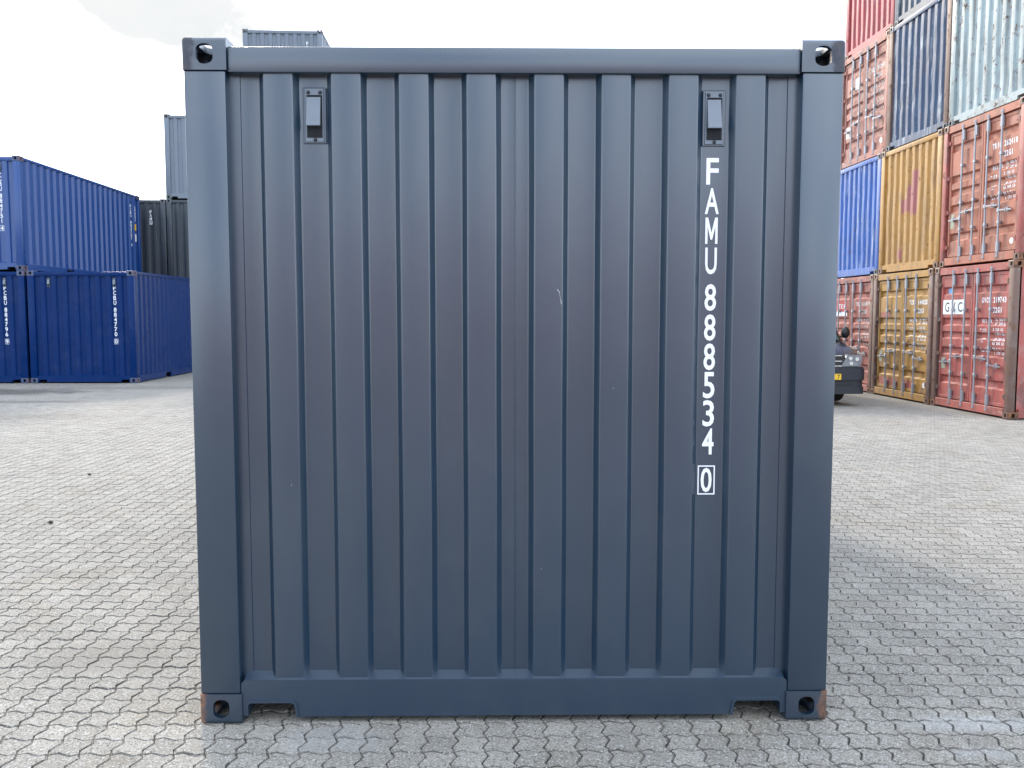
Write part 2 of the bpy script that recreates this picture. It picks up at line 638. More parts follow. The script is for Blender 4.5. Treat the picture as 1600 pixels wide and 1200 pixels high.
# ------------------------------------------------------------------ container meshes
W, H, L = 2.438, 2.591, 6.058
HW = W / 2
PER = 0.2505
RY, VY = 0.022, 0.058                     # ridge plane, valley plane


def round_profile(pts, r=.006):
    """round each bend of an open polyline with three points"""
    out = [pts[0]]
    for i in range(1, len(pts) - 1):
        p, a, b = Vector(pts[i]), Vector(pts[i - 1]), Vector(pts[i + 1])
        da, db = (a - p), (b - p)
        q = min(r, da.length * .45, db.length * .45)
        A = p + da.normalized() * q
        B = p + db.normalized() * q
        out += [tuple(A), tuple((A + B + 2 * p) / 4), tuple(B)]
    out.append(pts[-1])
    return out


def end_profile():
    pts = [(-1.064, VY - .004), (-1.024, VY - .004), (-1.0225, VY)]
    for i in range(8):
        c = (-3.5 + i) * PER
        pts += [(c - .0737, VY), (c - .0535, RY), (c + .0535, RY), (c + .0737, VY)]
        if i == 3:
            pts += [(-.0035, VY), (-.002, VY - .0025), (.002, VY - .0025), (.0035, VY)]
    pts += [(1.0225, VY), (1.024, VY - .004), (1.064, VY - .004)]
    return round_profile(pts, .005)


def end_panel_mesh(amp, seed, nz=26):
    prof = end_profile()
    rows = []
    for k in range(nz + 1):
        z = .12 + (2.50 - .12) * k / nz
        row = []
        for (x, y) in prof:
            n = mnoise.noise(Vector((x * 1.7 + seed * 7.3, z * 1.3, seed)))
            n2 = mnoise.noise(Vector((x * 6 + seed * 3.1, z * 3.0, seed + 9)))
            dy = amp * (n * .7 + max(0, n2) ** 2 * 1.6)
            dx = amp * .6 * mnoise.noise(Vector((x * 3 + 40, z * 1.8, seed + 4)))
            row.append((x + (dx if abs(x) < 1.0 else 0), y + dy, z))
        rows.append(row)
    return grid_mesh('end_panel', rows, 35)


def side_panel_mesh():
    per = .2785
    pts = [(.16, 0.0)]
    n = int((L - .36) / per)
    s0 = (L - n * per) / 2
    for i in range(n):
        a = s0 + i * per
        pts += [(a + .015, 0.0), (a + .085, 0.0), (a + .152, .036), (a + .21, .036)]
    pts.append((L - .16, 0.0))
    zs = (.12, 2.52)
    rows = [[(-.036 + d, s, z) for (s, d) in pts] for z in zs]
    # local x=0 is the outermost skin plane (towards +x)
    return grid_mesh('side_panel', rows)


def casting_mesh():
    """corner casting with its outer corner at the origin, body towards -x, +y, -z; holes in front, side and top"""
    def obj_from(bm):
        me = to_mesh(bm, 'tmp')
        o = bpy.data.objects.new('tmp', me)
        COL.objects.link(o)
        return o

    def stadium(w, h, n=8):
        # w, h overall; longer along h
        r = w / 2
        out = []
        if h >= w:
            for i in range(n + 1):
                a = math.pi * i / n
                out.append((r * math.cos(a), h / 2 - r * .72 + r * .72 * math.sin(a)))
            for i in range(n + 1):
                a = math.pi + math.pi * i / n
                out.append((r * math.cos(a), -h / 2 + r * .72 + r * .72 * math.sin(a)))
        return out
    bm = bmesh.new()
    add_box(bm, -.162, 0, 0, .178, -.118, 0)
    es = [e for e in bm.edges]
    outer = [e for e in es if all(abs(v.co.x) < 1e-6 and abs(v.co.y) < 1e-6 for v in e.verts)
             or all(abs(v.co.x) < 1e-6 and abs(v.co.z) < 1e-6 for v in e.verts)
             or all(abs(v.co.y) < 1e-6 and abs(v.co.z) < 1e-6 for v in e.verts)]
    bmesh.ops.bevel(bm, geom=outer, offset=.013, segments=3, affect='EDGES', profile=.5)
    body = obj_from(bm)
    cut = []
    bm = bmesh.new()
    add_box(bm, -.138, -.018, .02, .155, -.100, -.022)
    cut.append(obj_from(bm))
    bm = bmesh.new()
    add_prism(bm, [(x - .083, z - .060) for x, z in stadium(.062, .074)], 'y', -.05, .05)
    cut.append(obj_from(bm))
    bm = bmesh.new()
    add_prism(bm, [(y + .089, z - .060) for y, z in stadium(.062, .074)], 'x', -.05, .05)
    cut.append(obj_from(bm))
    bm = bmesh.new()
    add_prism(bm, [(x - .080, y + .089) for x, y in stadium(.0635, .118)], 'z', -.05, .05)
    cut.append(obj_from(bm))
    for c in cut:
        md = body.modifiers.new('b', 'BOOLEAN')
        md.object = c
        md.operation = 'DIFFERENCE'
        md.solver = 'EXACT'
    bpy.context.view_layer.update()
    dg = bpy.context.evaluated_depsgraph_get()
    me = bpy.data.meshes.new_from_object(body.evaluated_get(dg))
    me.name = 'corner_casting'
    for o in [body] + cut:
        bpy.data.objects.remove(o)
    me.polygons.foreach_set('use_smooth', [True] * len(me.polygons))
    me.set_sharp_from_angle(angle=math.radians(35))
    return me


def front_sill_mesh():
    """bottom rail of the blank end, with two lift pockets cut from below and a folded lip round each"""
    bm = bmesh.new()
    poly = [(-1.060, .030), (-1.034, .030), (-1.034, .072), (-1.026, .080), (-.866, .080), (-.856, .072), (-.850, .024),
            (.850, .024), (.856, .072), (.866, .080), (1.030, .080), (1.038, .072), (1.038, .030), (1.060, .030),
            (1.060, .158), (1.052, .166), (-1.052, .166), (-1.060, .158)]
    add_prism(bm, poly, 'y', .010, .105)
    add_prism(bm, [(.0125, .1600), (.0125, .1695), (.0600, .1900), (.0600, .1600)], 'x', -1.050, 1.050)
    for s in (-1, 1):
        lip = [(-1.040, .030), (-1.040, .078), (-1.030, .090), (-.858, .090), (-.846, .078), (-.838, .024),
               (-.850, .024), (-.856, .072), (-.866, .080), (-1.026, .080), (-1.034, .072), (-1.034, .030)]
        add_prism(bm, [(x * s, z) for x, z in lip][::s], 'y', .0045, .0100)
    return to_mesh(bm, 'bottom_end_rail')


def vent_meshes():
    d = {}
    bm = bmesh.new()
    add_box(bm, -.043, .043, VY - .0055, VY - .001, -.103, .103, .002)
    d['rim'] = to_mesh(bm, 'ventilator')
    bm = bmesh.new()
    add_box(bm, -.034, .034, VY - .010, VY - .0055, -.097, .097, .0015)
    d['plate'] = to_mesh(bm, 'vent_plate')
    bm = bmesh.new()
    # hood: swells outward towards its open lower lip
    add_prism(bm, [(VY - .010, .066), (VY - .014, .066), (VY - .034, -.038), (VY - .034, -.041), (VY - .010, -.041)], 'x', -.027, .024)
    d['hood'] = to_mesh(bm, 'vent_hood')
    bm = bmesh.new()
    add_box(bm, -.028, .029, VY - .0125, VY - .0101, -.081, .074)
    d['mouth'] = to_mesh(bm, 'vent_mouth')
    bm = bmesh.new()
    for i in range(8):
        x = -.024 + i * .007
        add_box(bm, x - .0005, x + .0005, VY - .0142, VY - .0126, -.079, -.043)
    for i in range(6):
        z = -.077 + i * .0062
        add_box(bm, -.027, .028, VY - .0150, VY - .0143, z - .0007, z + .0007)
    d['mesh'] = to_mesh(bm, 'vent_grille')
    bm = bmesh.new()
    add_cyl(bm, (0, VY - .0102, 0), (0, VY - .0165, 0), .0072, 10, .0045)
    d['bolt'] = to_mesh(bm, 'bolt')
    return d


DOOR_Z0, DOOR_Z1 = .178, 2.428
DP, DR = .056, .094                       # proud plane and recess plane of a door skin
RECESS = ((2.22, 2.07), (1.66, 1.51), (1.41, 1.27), (1.13, .98), (.61, .45))


def door_prof(x, z):
    for (a, b) in RECESS:
        if b <= z <= a:
            s = .032
            if z > a - s:
                return DP + (DR - DP) * (a - z) / s
            if z < b + s:
                return DP + (DR - DP) * (z - b) / s
            return DR
    return DP


def door_mesh():
    """left leaf, x from -1.032 to -.008"""
    bm = bmesh.new()
    x0, x1 = -1.032, -.008
    fw = .055
    # frame
    add_box(bm, x0, x0 + fw, .044, .098, DOOR_Z0, DOOR_Z1, .004)
    add_box(bm, x1 - fw, x1, .044, .098, DOOR_Z0, DOOR_Z1, .004)
    add_box(bm, x0 + fw + .001, x1 - fw - .001, .046, .096, DOOR_Z0 + .002, DOOR_Z0 + fw, .003)
    add_box(bm, x0 + fw + .001, x1 - fw - .001, .046, .096, DOOR_Z1 - fw, DOOR_Z1 - .002, .003)
    zs = [DOOR_Z1 - fw]
    for (a, b) in RECESS:
        zs += [a, a - .032, b + .032, b]
    zs.append(DOOR_Z0 + fw)
    A = []
    for z in zs:
        y = door_prof(0, z)
        A.append((bm.verts.new((x0 + fw - .002, y, z)), bm.verts.new((x1 - fw + .002, y, z))))
    for i in range(len(A) - 1):
        bm.faces.new((A[i][0], A[i][1], A[i + 1][1], A[i + 1][0]))
    return to_mesh(bm, 'door')


def rod_mesh():
    bm = bmesh.new()
    add_cyl(bm, (0, .012, .105), (0, .012, 2.492), .0165, 10)
    add_cyl(bm, (0, .012, .085), (0, .012, .125), .026, 8)
    add_cyl(bm, (0, .012, 2.47), (0, .012, 2.515), .026, 8)
    return to_mesh(bm, 'locking_rod', 40)


def rod_housing_mesh():
    return box_mesh('rod_housing', -.026, .046, .004, .046, -.09, .09, bevel=.006)


def rod_guide_mesh():
    return box_mesh('rod_guide', -.03, .03, -.006, .050, -.028, .028, bevel=.006)


def handle_mesh():
    """lever lying to -x of its rod"""
    bm = bmesh.new()
    add_box(bm, -.03, .03, -.012, .02, -.035, .035, .006)
    add_prism(bm, [(-.02, -.014), (-.02, .014), (-.14, .006), (-.36, -.006), (-.36, -.028), (-.14, -.016)], 'y', -.006, .004)
    add_box(bm, -.25, -.21, .0045, .055, -.05, .03, .005)
    add_box(bm, -.215, -.2, -.012, -.0065, -.055, .035, .002)
    return to_mesh(bm, 'handle')


def hinge_mesh():
    bm = bmesh.new()
    add_box(bm, -1.085, -1.000, .020, .043, -.035, .035, .006)
    add_cyl(bm, (-1.058, .02, -.045), (-1.058, .02, .045), .013, 8)
    return to_mesh(bm, 'hinge')


M = {
    'casting': casting_mesh(),
    'post': box_mesh('corner_post', 1.062, HW - .004, .0045, .110, .1185, H - .1185, bevel=.007, seg=2),
    'dpost': box_mesh('corner_post', 1.085, HW - .004, .0045, .110, .1185, H - .1185, bevel=.007, seg=2),
    'header': box_mesh('top_end_rail', -1.056, 1.056, .010, .075, H - .124, H - .031, bevel=.005, seg=2),
    'dheader': box_mesh('door_header', -1.056, 1.056, .012, .085, 2.442, H - .022, bevel=.005),
    'dsill': box_mesh('door_sill', -1.056, 1.056, .008, .12, .028, .165, bevel=.005),
    'sill': front_sill_mesh(),
    'side': side_panel_mesh(),
    'toprail': box_mesh('top_side_rail', HW - .066, HW - .006, .179, L - .179, H - .072, H - .012, bevel=.004),
    'door': door_mesh(),
    'rod': rod_mesh(),
    'housing': rod_housing_mesh(),
    'guide': rod_guide_mesh(),
    'handle': handle_mesh(),
    'hinge': hinge_mesh(),
    'gasket': box_mesh('door_gasket', -1.084, 1.084, .100, .106, .166, 2.44),
    'floor': box_mesh('floor', -1.15, 1.15, .12, L - .12, .14, .165),
}


def bottom_rail_mesh():
    bm = bmesh.new()
    ys = [.179, 1.85, 2.21, L - 2.21, L - 1.85, L - .179]
    for i in (0, 2, 4):
        add_box(bm, HW - .058, HW - .008, ys[i], ys[i + 1], .018, .165, .004)
    for i in (1, 3):
        add_box(bm, HW - .0575, HW - .0085, ys[i], ys[i + 1], .135, .1645)
    return to_mesh(bm, 'bottom_side_rail')


def roof_mesh():
    rows = []
    n = 22
    ya, yb = .08, L - .08
    prof = []
    for i in range(n):
        a = ya + (yb - ya) * i / n
        s = (yb - ya) / n
        prof += [(a, 0), (a + s * .4, 0), (a + s * .5, .02), (a + s * .9, .02)]
    prof.append((yb, 0))
    for x in (-1.16, -1.14, 1.14, 1.16):
        k = 0 if abs(x) > 1.15 else 1
        rows.append([(x, y, H - .055 + d * k + .01 * k) for (y, d) in prof])
    return grid_mesh('roof_panel', rows)


M['botrail'] = bottom_rail_mesh()
M['roof'] = roof_mesh()
VENT = vent_meshes()
PANELS = {}


def panel(amp, seed):
    k = (amp, seed)
    if k not in PANELS:
        PANELS[k] = end_panel_mesh(amp, seed)
    return PANELS[k]


def container(label, loc, rotz, face, paint_mat, cast_mat, post_mat=None, dents=(0.0012, 1), vents=True,
              number=None, group=None, detail_back=False):
    """face: 'blank' or 'doors', the end at local y = 0 that looks along local -y"""
    post_mat = post_mat or paint_mat
    root = thing('shipping_container', label, 'shipping container', loc, rotz, group)
    # eight corner castings
    for sx in (-1, 1):
        for sy in (0, 1):
            for sz in (0, 1):
                cm = cast_mat + '_top' if sz and cast_mat + '_top' in MATS else cast_mat
                link('corner_casting', M['casting'], cm, root,
                     (sx * HW, L if sy else 0, H if sz else 0),
                     scale=(sx, -1 if sy else 1, 1 if sz else -1))
    back = 'doors' if face == 'blank' else 'blank'
    for end, kind in ((0, face), (1, back)):
        rot = (0, 0, math.pi if end else 0)
        base = (0, L if end else 0, 0)
        for sx in (-1, 1):
            link('corner_post', M['post' if kind == 'blank' else 'dpost'], post_mat, root, base, rot, (sx, 1, 1))
        if kind == 'blank':
            link('top_end_rail', M['header'], paint_mat, root, base, rot)
            link('bottom_end_rail', M['sill'], paint_mat, root, base, rot)
            link('end_panel', panel(*(dents if end == 0 else (.0012, 1))), paint_mat, root, base, rot)
            if vents and end == 0:
                for (vx, vz) in ((-.748, 2.321), (.747, 2.316)):
                    rim = link('ventilator', VENT['rim'], paint_mat, root, (vx, 0, vz))
                    link('vent_plate', VENT['plate'], 'vent_plate', rim)
                    link('vent_mouth', VENT['mouth'], 'vent_dark', rim)
                    link('vent_hood', VENT['hood'], 'vent_plate', rim)
                    link('vent_grille', VENT['mesh'], 'bolt', rim)
                    for (bx, bz) in ((-.022, .084), (.022, .084), (.002, -.089)):
                        link('bolt', VENT['bolt'], 'bolt', rim, (bx, 0, bz))
        else:
            link('door_header', M['dheader'], paint_mat, root, base, rot)
            link('door_sill', M['dsill'], paint_mat, root, base, rot)
            link('door_gasket', M['gasket'], 'gasket', root, base, rot)
            for sx in (1, -1):
                d = link('door', M['door'], paint_mat, root, base, rot, (sx, 1, 1))
                if end == 1 and not detail_back:
                    continue
                for j, rx in enumerate((-.585, -.19)):
                    rd = link('locking_rod', M['rod'], 'galvanized', d, (rx, 0, 0))
                    for z in (.26, 2.33):
                        link('rod_housing', M['housing'], 'galvanized', d, (rx, 0, z))
                    for z in (.66, 1.14, 1.80):
                        link('rod_guide', M['guide'], 'galvanized', d, (rx, 0, z))
                    link('handle', M['handle'], 'galvanized', d, (rx, 0, .86 if j == 0 else .97))
                for hz in (.36, 1.0, 1.62, 2.26):
                    link('hinge', M['hinge'], post_mat, d, (0, 0, hz))
    for sx in (-1, 1):
        link('side_panel', M['side'], paint_mat, root, (sx * (HW - .012), 0, 0), None, (sx, 1, 1))
        link('top_side_rail', M['toprail'], paint_mat, root, None, None, (sx, 1, 1))
        link('bottom_side_rail', M['botrail'], paint_mat, root, None, None, (sx, 1, 1))
    link('roof_panel', M['roof'], paint_mat, root)
    link('floor', M['floor'], 'underside', root)
    if number:
        text, xc, zt, zb, w, mm = number
        link('serial_number', stacked_number(text, xc, zt, zb, w, VY), mm, root)
    return root


# ------------------------------------------------------------------ the ground
def build_ground():
    xs = [-600, -60, -20, -7.8, -1.3, 1.3, 8.3, 20, 60, 600]
    ys = [-600, -40, 0, 40, 200, 900]
    rows = [[(x, y, gz(x) - .0055) for x in xs] for y in ys]
    me = grid_mesh('yard', rows)
    g = link('yard_paving', me, 'ground', kind='structure')
    return g


YARD = build_ground()
fwd = (math.sin(YAW), math.cos(YAW))
rgt = (math.cos(YAW), -math.sin(YAW))
CK = -0.0324                               # heading of the big container


def hidden_by_box(x, y):
    """is the ground point behind or under the big container as seen from the camera?"""
    c, s = math.cos(CK), math.sin(CK)
    f = lambda p: (p[0] * c + p[1] * s, -p[0] * s + p[1] * c)
    ax, ay = f((CAM[0], CAM[1]))
    bx, by = f((x, y))
    t0, t1 = 0.0, 1.0
    for a, b, lo, hi in ((ax, bx, -HW, HW), (ay, by, 0.02, L)):
        d = b - a
        if abs(d) < 1e-9:
            if a < lo or a > hi:
                return False
            continue
        u, v = (lo - a) / d, (hi - a) / d
        if u > v:
            u, v = v, u
        t0, t1 = max(t0, u), min(t1, v)
    return t0 < t1


def tile_outline(scale, jit=0.0):
    q = PP
    e = [(0, 0), (.25, 1), (.75, -1)]
    P = []
    P += [(t * q, w * WB) for t, w in e]
    P += [(q + w * WA, t * q) for t, w in e]
    P += [((1 - t) * q, q - w * WB) for t, w in e]
    P += [(-w * WA, (1 - t) * q) for t, w in e]
    P = [(x - q / 2, y - q / 2) for x, y in P]
    sv = scale - .014                      # the row joints gape a little wider
    out = [(x * scale, y * sv) for x, y in P]
    inn = [(x * (scale - .030), y * (sv - .034)) for x, y in P]
    return inn, out


def build_pavers():
    # candidate stones
    cand = []
    R = 24
    n = int(R / PP)
    for j in range(-40, n):
        for i in range(-n, n):
            u, v = (i + .5) * PP, (j + .5) * PP
            x, y = u * CG - v * SG, u * SG + v * CG
            dx, dy = x - CAM[0], y - CAM[1]
            d = dx * fwd[0] + dy * fwd[1]
            if d < 2.5 or d > 15.5:
                continue
            lat = dx * rgt[0] + dy * rgt[1]
            if abs(lat) > .60 * d + 1.1:
                continue
            if y > 10.3 and x > 8.3:
                continue
            cand.append((d, lat, x, y))
    cand.sort()
    # the 300 that show largest get an object of their own
    single, rest = [], []
    for c in cand:
        d, lat, x, y = c
        fy = 600 + FPX * math.tan(math.atan2(CAM[2] - gz(x), d) - PITCH)
        vis = abs(lat) * FPX / d < 815 and fy < 1208 and not hidden_by_box(x, y - .05)
        if vis and len(single) < 300:
            single.append(c)
        else:
            rest.append(c)
    variants = []
    for k in range(10):
        inn, out = tile_outline(random.uniform(.918, .968))
        V = [(x, y, 0) for x, y in inn] + [(x, y, -.0065) for x, y in out]
        F = [tuple(range(12))] + [(i, i + 12, (i + 1) % 12 + 12, (i + 1) % 12) for i in range(12)]
        F = [F[0]] + [f for f in F[1:]]
        me = vf_mesh('paver', V, F)
        at = me.attributes.new('tone', 'FLOAT', 'POINT')
        tone = random.uniform(-.12, .10)
        at.data.foreach_set('value', [tone] * 12 + [tone - .62] * 12)
        variants.append(me)
    for (d, lat, x, y) in single:
        link('paver', random.choice(variants), 'paver', YARD, (x, y, gz(x) - random.uniform(0, .003)),
             (random.gauss(0, .008), random.gauss(0, .008), GROT + random.gauss(0, .01)))
    # all others: one joined field
    base_in, base_out = tile_outline(.946)
    bi, bo = np.array(base_in), np.array(base_out)
    n = len(rest)
    P = np.array([(c[2], c[3]) for c in rest])
    a = GROT + rng.normal(0, .01, n)
    ca, sa = np.cos(a), np.sin(a)
    sc = rng.uniform(.978, 1.018, n)
    verts = np.zeros((n, 24, 3))
    tilt = rng.normal(0, .008, (n, 2))
    z0 = np.array([gz(x) for x in P[:, 0]]) - rng.uniform(0, .003, n)
    for k, (B, dz) in enumerate(((bi, 0.0), (bo, -.0065))):
        X = sc[:, None] * (B[None, :, 0] * ca[:, None] - B[None, :, 1] * sa[:, None])
        Y = sc[:, None] * (B[None, :, 0] * sa[:, None] + B[None, :, 1] * ca[:, None])
        verts[:, k * 12:(k + 1) * 12, 0] = P[:, 0:1] + X
        verts[:, k * 12:(k + 1) * 12, 1] = P[:, 1:2] + Y
        verts[:, k * 12:(k + 1) * 12, 2] = z0[:, None] + dz + X * tilt[:, 0:1] + Y * tilt[:, 1:2]
    tmplF = [list(range(12))] + [[i, i + 12, (i + 1) % 12 + 12, (i + 1) % 12] for i in range(12)]
    flat = np.array([v for f in tmplF for v in f])
    lens = np.array([len(f) for f in tmplF])
    loops = (flat[None, :] + (np.arange(n) * 24)[:, None]).ravel()
    tot = np.tile(lens, n)
    starts = np.concatenate(([0], np.cumsum(tot)[:-1]))
    me = bpy.data.meshes.new('paver_field')
    me.vertices.add(n * 24)
    me.vertices.foreach_set('co', verts.ravel())
    me.loops.add(len(loops))
    me.loops.foreach_set('vertex_index', loops.astype(np.int32))
    me.polygons.add(len(tot))
    me.polygons.foreach_set('loop_start', starts.astype(np.int32))
    me.polygons.foreach_set('use_smooth', [False] * len(tot))
    me.update(calc_edges=True)
    me.validate()
    at = me.attributes.new('tone', 'FLOAT', 'POINT')
    tone = rng.uniform(-.12, .10, n)
    tt = np.repeat(tone[:, None], 24, 1)
    tt[:, 12:] -= .62
    at.data.foreach_set('value', tt.ravel().astype(np.float32))
    link('paver_field', me, 'paver', YARD, kind='stuff')
    print('pavers', len(single), n)


build_pavers()

# ------------------------------------------------------------------ the big container in front
big = container('large clean anthracite container with white stacked lettering, standing alone on the paving',
                (0, 0, 0), CK, 'blank', 'anthracite', 'anthracite_casting', dents=(.0028, 3))


def big_number():
    V, F = [], []
    fy = lambda x, z: VY - .0015
    rows = [('F', 2.167, 2.074), ('A', 2.055, 1.964), ('M', 1.945, 1.852), ('U', 1.832, 1.737),
            ('8', 1.694, 1.598), ('8', 1.579, 1.484), ('8', 1.468, 1.371), ('5', 1.358, 1.262),
            ('3', 1.249, 1.153), ('4', 1.140, 1.044)]
    for ch, zt, zb in rows:
        hw = .0235 if ch in 'FM' else .0222
        if ch == 'A':
            hw = .0265
        put_glyph(V, F, ch, .746 - hw, .746 + hw, zb - .003, zt + .003, fy)
    put_glyph(V, F, '0', .742 - .0215, .742 + .0215, .893, .989, fy)
    t = .0048
    X0, X1, Z0, Z1 = .7085, .7755, .884, .998
    put_rect(V, F, X0, X1, Z1 - t, Z1, fy)
    put_rect(V, F, X0, X1, Z0, Z0 + t, fy)
    put_rect(V, F, X0, X0 + t, Z0 + t, Z1 - t, fy)
    put_rect(V, F, X1 - t, X1, Z0 + t, Z1 - t, fy)
    link('serial_number', vf_mesh('serial_number', V, F), 'marking_white', big)
    # paint chips on the ridges
    fr = RY - .0016
    for (x, z, dx, dz, w) in ((.157, 1.676, .010, -.012, .0016), (.166, 1.664, .006, -.030, .0006), (.171, 1.634, .003, -.014, .0012),
                              (-.855, .93, .002, .004, .0012), (.372, 1.30, .002, .003, .0014), (.10, .60, .002, .004, .001)):
        V = [(x, fr, z), (x + w, fr, z), (x + dx + w, fr, z + dz), (x + dx, fr, z + dz)]
        link('paint_chip', vf_mesh('paint_chip', V, [(0, 1, 2, 3)]), 'marking_white', big)


big_number()

# ------------------------------------------------------------------ blue containers on the left
ZL = .035
gL = 'blue containers by the left edge of the yard'
A = container('blue container on the ground with a white stacked number, nothing on top of it',
              (-7.92 - HW, 17.34, ZL), -.023, 'blank', 'blue_shaded', 'blue_casting', dents=(.002, 2),
              number=('FCBU 884770 0', .747, 2.24, .90, .062, 'marking_white'))
B = container('blue container on the ground carrying another blue container',
              (-10.41 - HW, 17.39, ZL), -.023, 'blank', 'blue_shaded', 'blue_casting', dents=(.002, 4),
              number=('FCBU 884796 9', .747, 2.24, .90, .062, 'marking_white'))
C = container('blue container stacked on top of another blue container, its long ribbed side in view',
              (-10.41 - HW, 17.385, ZL + H), -.023, 'blank', 'blue_skylit', 'blue_casting', dents=(.002, 5),
              number=('FCBU 884751 4', .747, 2.24, .90, .062, 'marking_white'))


def side_marks(root):
    """small print on the long side near the far end, in two neighbouring grooves"""
    def vert(text, yc, zt, zb, w, nm, mat):
        V, F = [], []
        n = len(text)
        p = (zt - zb) / n
        for i, ch in enumerate(text):
            if ch == ' ':
                continue
            vs, fs, a, b, c, d = glyph(ch)
            n0 = len(V)
            for (x, z) in vs:
                V.append((HW - .012 + .0015, yc + ((x - a) / (b - a) - .5) * w * (.3 if ch == '1' else 1),
                          zt - p * i - p * .86 + (z - c) / (d - c) * p * .86))
            F += [tuple(k + n0 for k in f) for f in fs]
        link(nm, vf_mesh(nm, V, F), mat, root)
    per = .2785
    n = int((L - .36) / per)
    s0 = (L - n * per) / 2
    y1 = s0 + (n - 1) * per + .181 - .2785
    y2 = s0 + (n - 1) * per + .181
    # place on the outer flats of the corrugation
    vert('FCBU 884751 4', y1, 2.26, 1.02, .095, 'serial_number', 'marking_white')
    vert('22G1', y2, 2.24, 1.78, .07, 'size_code', 'marking_white')
    V, F = [], []
    xx = HW - .012 + .0016
    for (ya, yb, za, zb) in ((y2 - .05, y2 + .05, 1.52, 1.72),):
        V += [(xx, ya, za), (xx, yb, za), (xx, yb, zb), (xx, ya, zb)]
        F.append((0, 1, 2, 3))
    link('warning_sticker', vf_mesh('warning_sticker', V, F), 'plate_yellow', root)
    V = [(xx, y2 - .05, 1.20), (xx, y2 + .05, 1.20), (xx, y2 + .05, 1.42), (xx, y2 - .05, 1.42)]
    link('sticker', vf_mesh('sticker', V, [(0, 1, 2, 3)]), 'marking_worn', root)


side_marks(C)
C.scale.y = 1.13                           # this one is a longer box

# ------------------------------------------------------------------ grey stacks far behind
XB, YB = -9.66, 24.71
gB = 'grey containers in the stacks behind the yard'
num = ('FAMU 888512 3', .747, 2.24, .90, .062, 'marking_white')
container('dark grey container at the bottom of the rear row, beside the blue stack', (XB - .012 - HW, YB, ZL), 0, 'blank', 'slate', 'slate_casting', dents=(.002, 6))
container('dark grey container with white letters, on the second level behind the raised blue container',
          (XB - .012 - HW, YB, ZL + H), 0, 'blank', 'slate', 'slate_casting', dents=(.003, 7), vents=False,
          number=('FAMU', .747, 2.24, 1.80, .062, 'marking_white'))
for lv, (mt, cm, lb) in enumerate((
        ('slate', 'slate_casting', 'dark grey container at the bottom of the three-high rear stack'),
        ('slate', 'slate_casting', 'dark grey container on the second level of the three-high rear stack'),
        ('slate_glare', 'slate_casting', 'glare-paled grey container topping the three-high rear stack'))):
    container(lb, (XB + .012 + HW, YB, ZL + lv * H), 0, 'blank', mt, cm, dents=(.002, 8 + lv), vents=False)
for lv, lb in enumerate(('glare-paled grey container at the bottom of the four-high rear stack',
                         'glare-paled grey container on the second level of the four-high rear stack',
                         'glare-paled grey container on the third level of the four-high rear stack',
                         'glare-paled grey container topping the four-high rear stack, just showing above the big container')):
    container(lb, (XB + .036 + 1.5 * W, YB, ZL + lv * H), 0, 'blank', 'slate_glare', 'slate_casting', dents=(.002, 12 + lv), vents=False,
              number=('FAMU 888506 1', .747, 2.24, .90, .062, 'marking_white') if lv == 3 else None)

# ------------------------------------------------------------------ tall stack of old containers on the right
XR, YR, WR, ZR, LEAN = 8.55, 10.487, 2.4624, -.105, .083


def rstack(col, lv, label, face, mat, cast='rusty_casting', post=None, dents=(.01, 1)):
    y = YR + (col - .5) * WR
    x = XR + LEAN * (lv - 1) + random.uniform(-.012, .012)
    return container(label, (x, y, ZR + (lv - 1) * H), -math.pi / 2, face, mat, cast, post, dents,
                     vents=False)


def door_text(root, rows, mat='marking_worn', sizes=None):
    """rows: (text, x, z, height, cell)"""
    BOLD[0] = .034
    fy = lambda x, z: door_prof(x, z) - .002
    for (t, x, z, h, cw) in rows:
        V, F = [], []
        put_line(V, F, t, x, z, h, cw, fy)
        link('door_marking', vf_mesh('door_marking', V, F), mat, root)
    BOLD[0] = .014


def std_marks(a, b, chk, small=True, dx=0.0):
    rows = [(a, .27 + dx, 1.91, .095, .066), (b, .60 + dx, 1.91, .095, .062), ('22G1', .60 + dx, 1.74, .095, .066)]
    if chk:
        rows.append((chk, .99 + dx, 1.91, .095, .05))
    if small:
        z = 1.575
        for k, (t, v1, v2) in enumerate((('MAX.GR.', '30.480 KG', '67.200 LB'), ('TARE', '2.220 KG', '4.890 LB'),
                                         ('NET', '28.260 KG', '62.300 LB'), ('CU.CAP.', '33.2 CU.M', '1.170 CU.F'))):
            z = 1.565 - k * .165
            rows += [(t, .25 + dx, z, .07, .047), (v1, .62 + dx, z + .035, .05, .036), (v2, .62 + dx, z - .035, .05, .036)]
    return rows


def flat(root, name, x0, x1, z0, z1, mat, off=.0025):
    V, F = [], []
    put_rect(V, F, x0, x1, z0, z1, lambda x, z: DP - off)
    return link(name, vf_mesh(name, V, F), mat, root)


def disc(root, name, xc, zc, r, mat, y, n=20):
    V = [(xc + r * math.cos(2 * math.pi * i / n), y, zc + r * math.sin(2 * math.pi * i / n)) for i in range(n)]
    return link(name, vf_mesh(name, V, [tuple(range(n))]), mat, root)


r11 = rstack(1, 1, 'rose red container on the ground, doors out, with a white lettered panel', 'doors', 'rose', post='post_brown')
door_text(r11, std_marks('GVCU', '219743', '0'), 'marking_white')
flat(r11, 'name_panel', -.97, -.27, 1.72, 1.98, 'marking_white')
V, F = [], []
for ch, xa in (('G', -.90), ('V', -.70), ('C', -.47)):
    put_glyph(V, F, ch, xa, xa + .145, 1.76, 1.94, lambda x, z: DP - .004)
link('name_lettering', vf_mesh('name_lettering', V, F), 'marking_dark', r11)
disc(r11, 'round_sticker', -.80, 2.15, .062, 'sticker_blue', DR - .003)
flat(r11, 'data_plate', -.97, -.83, .72, .92, 'plaque')

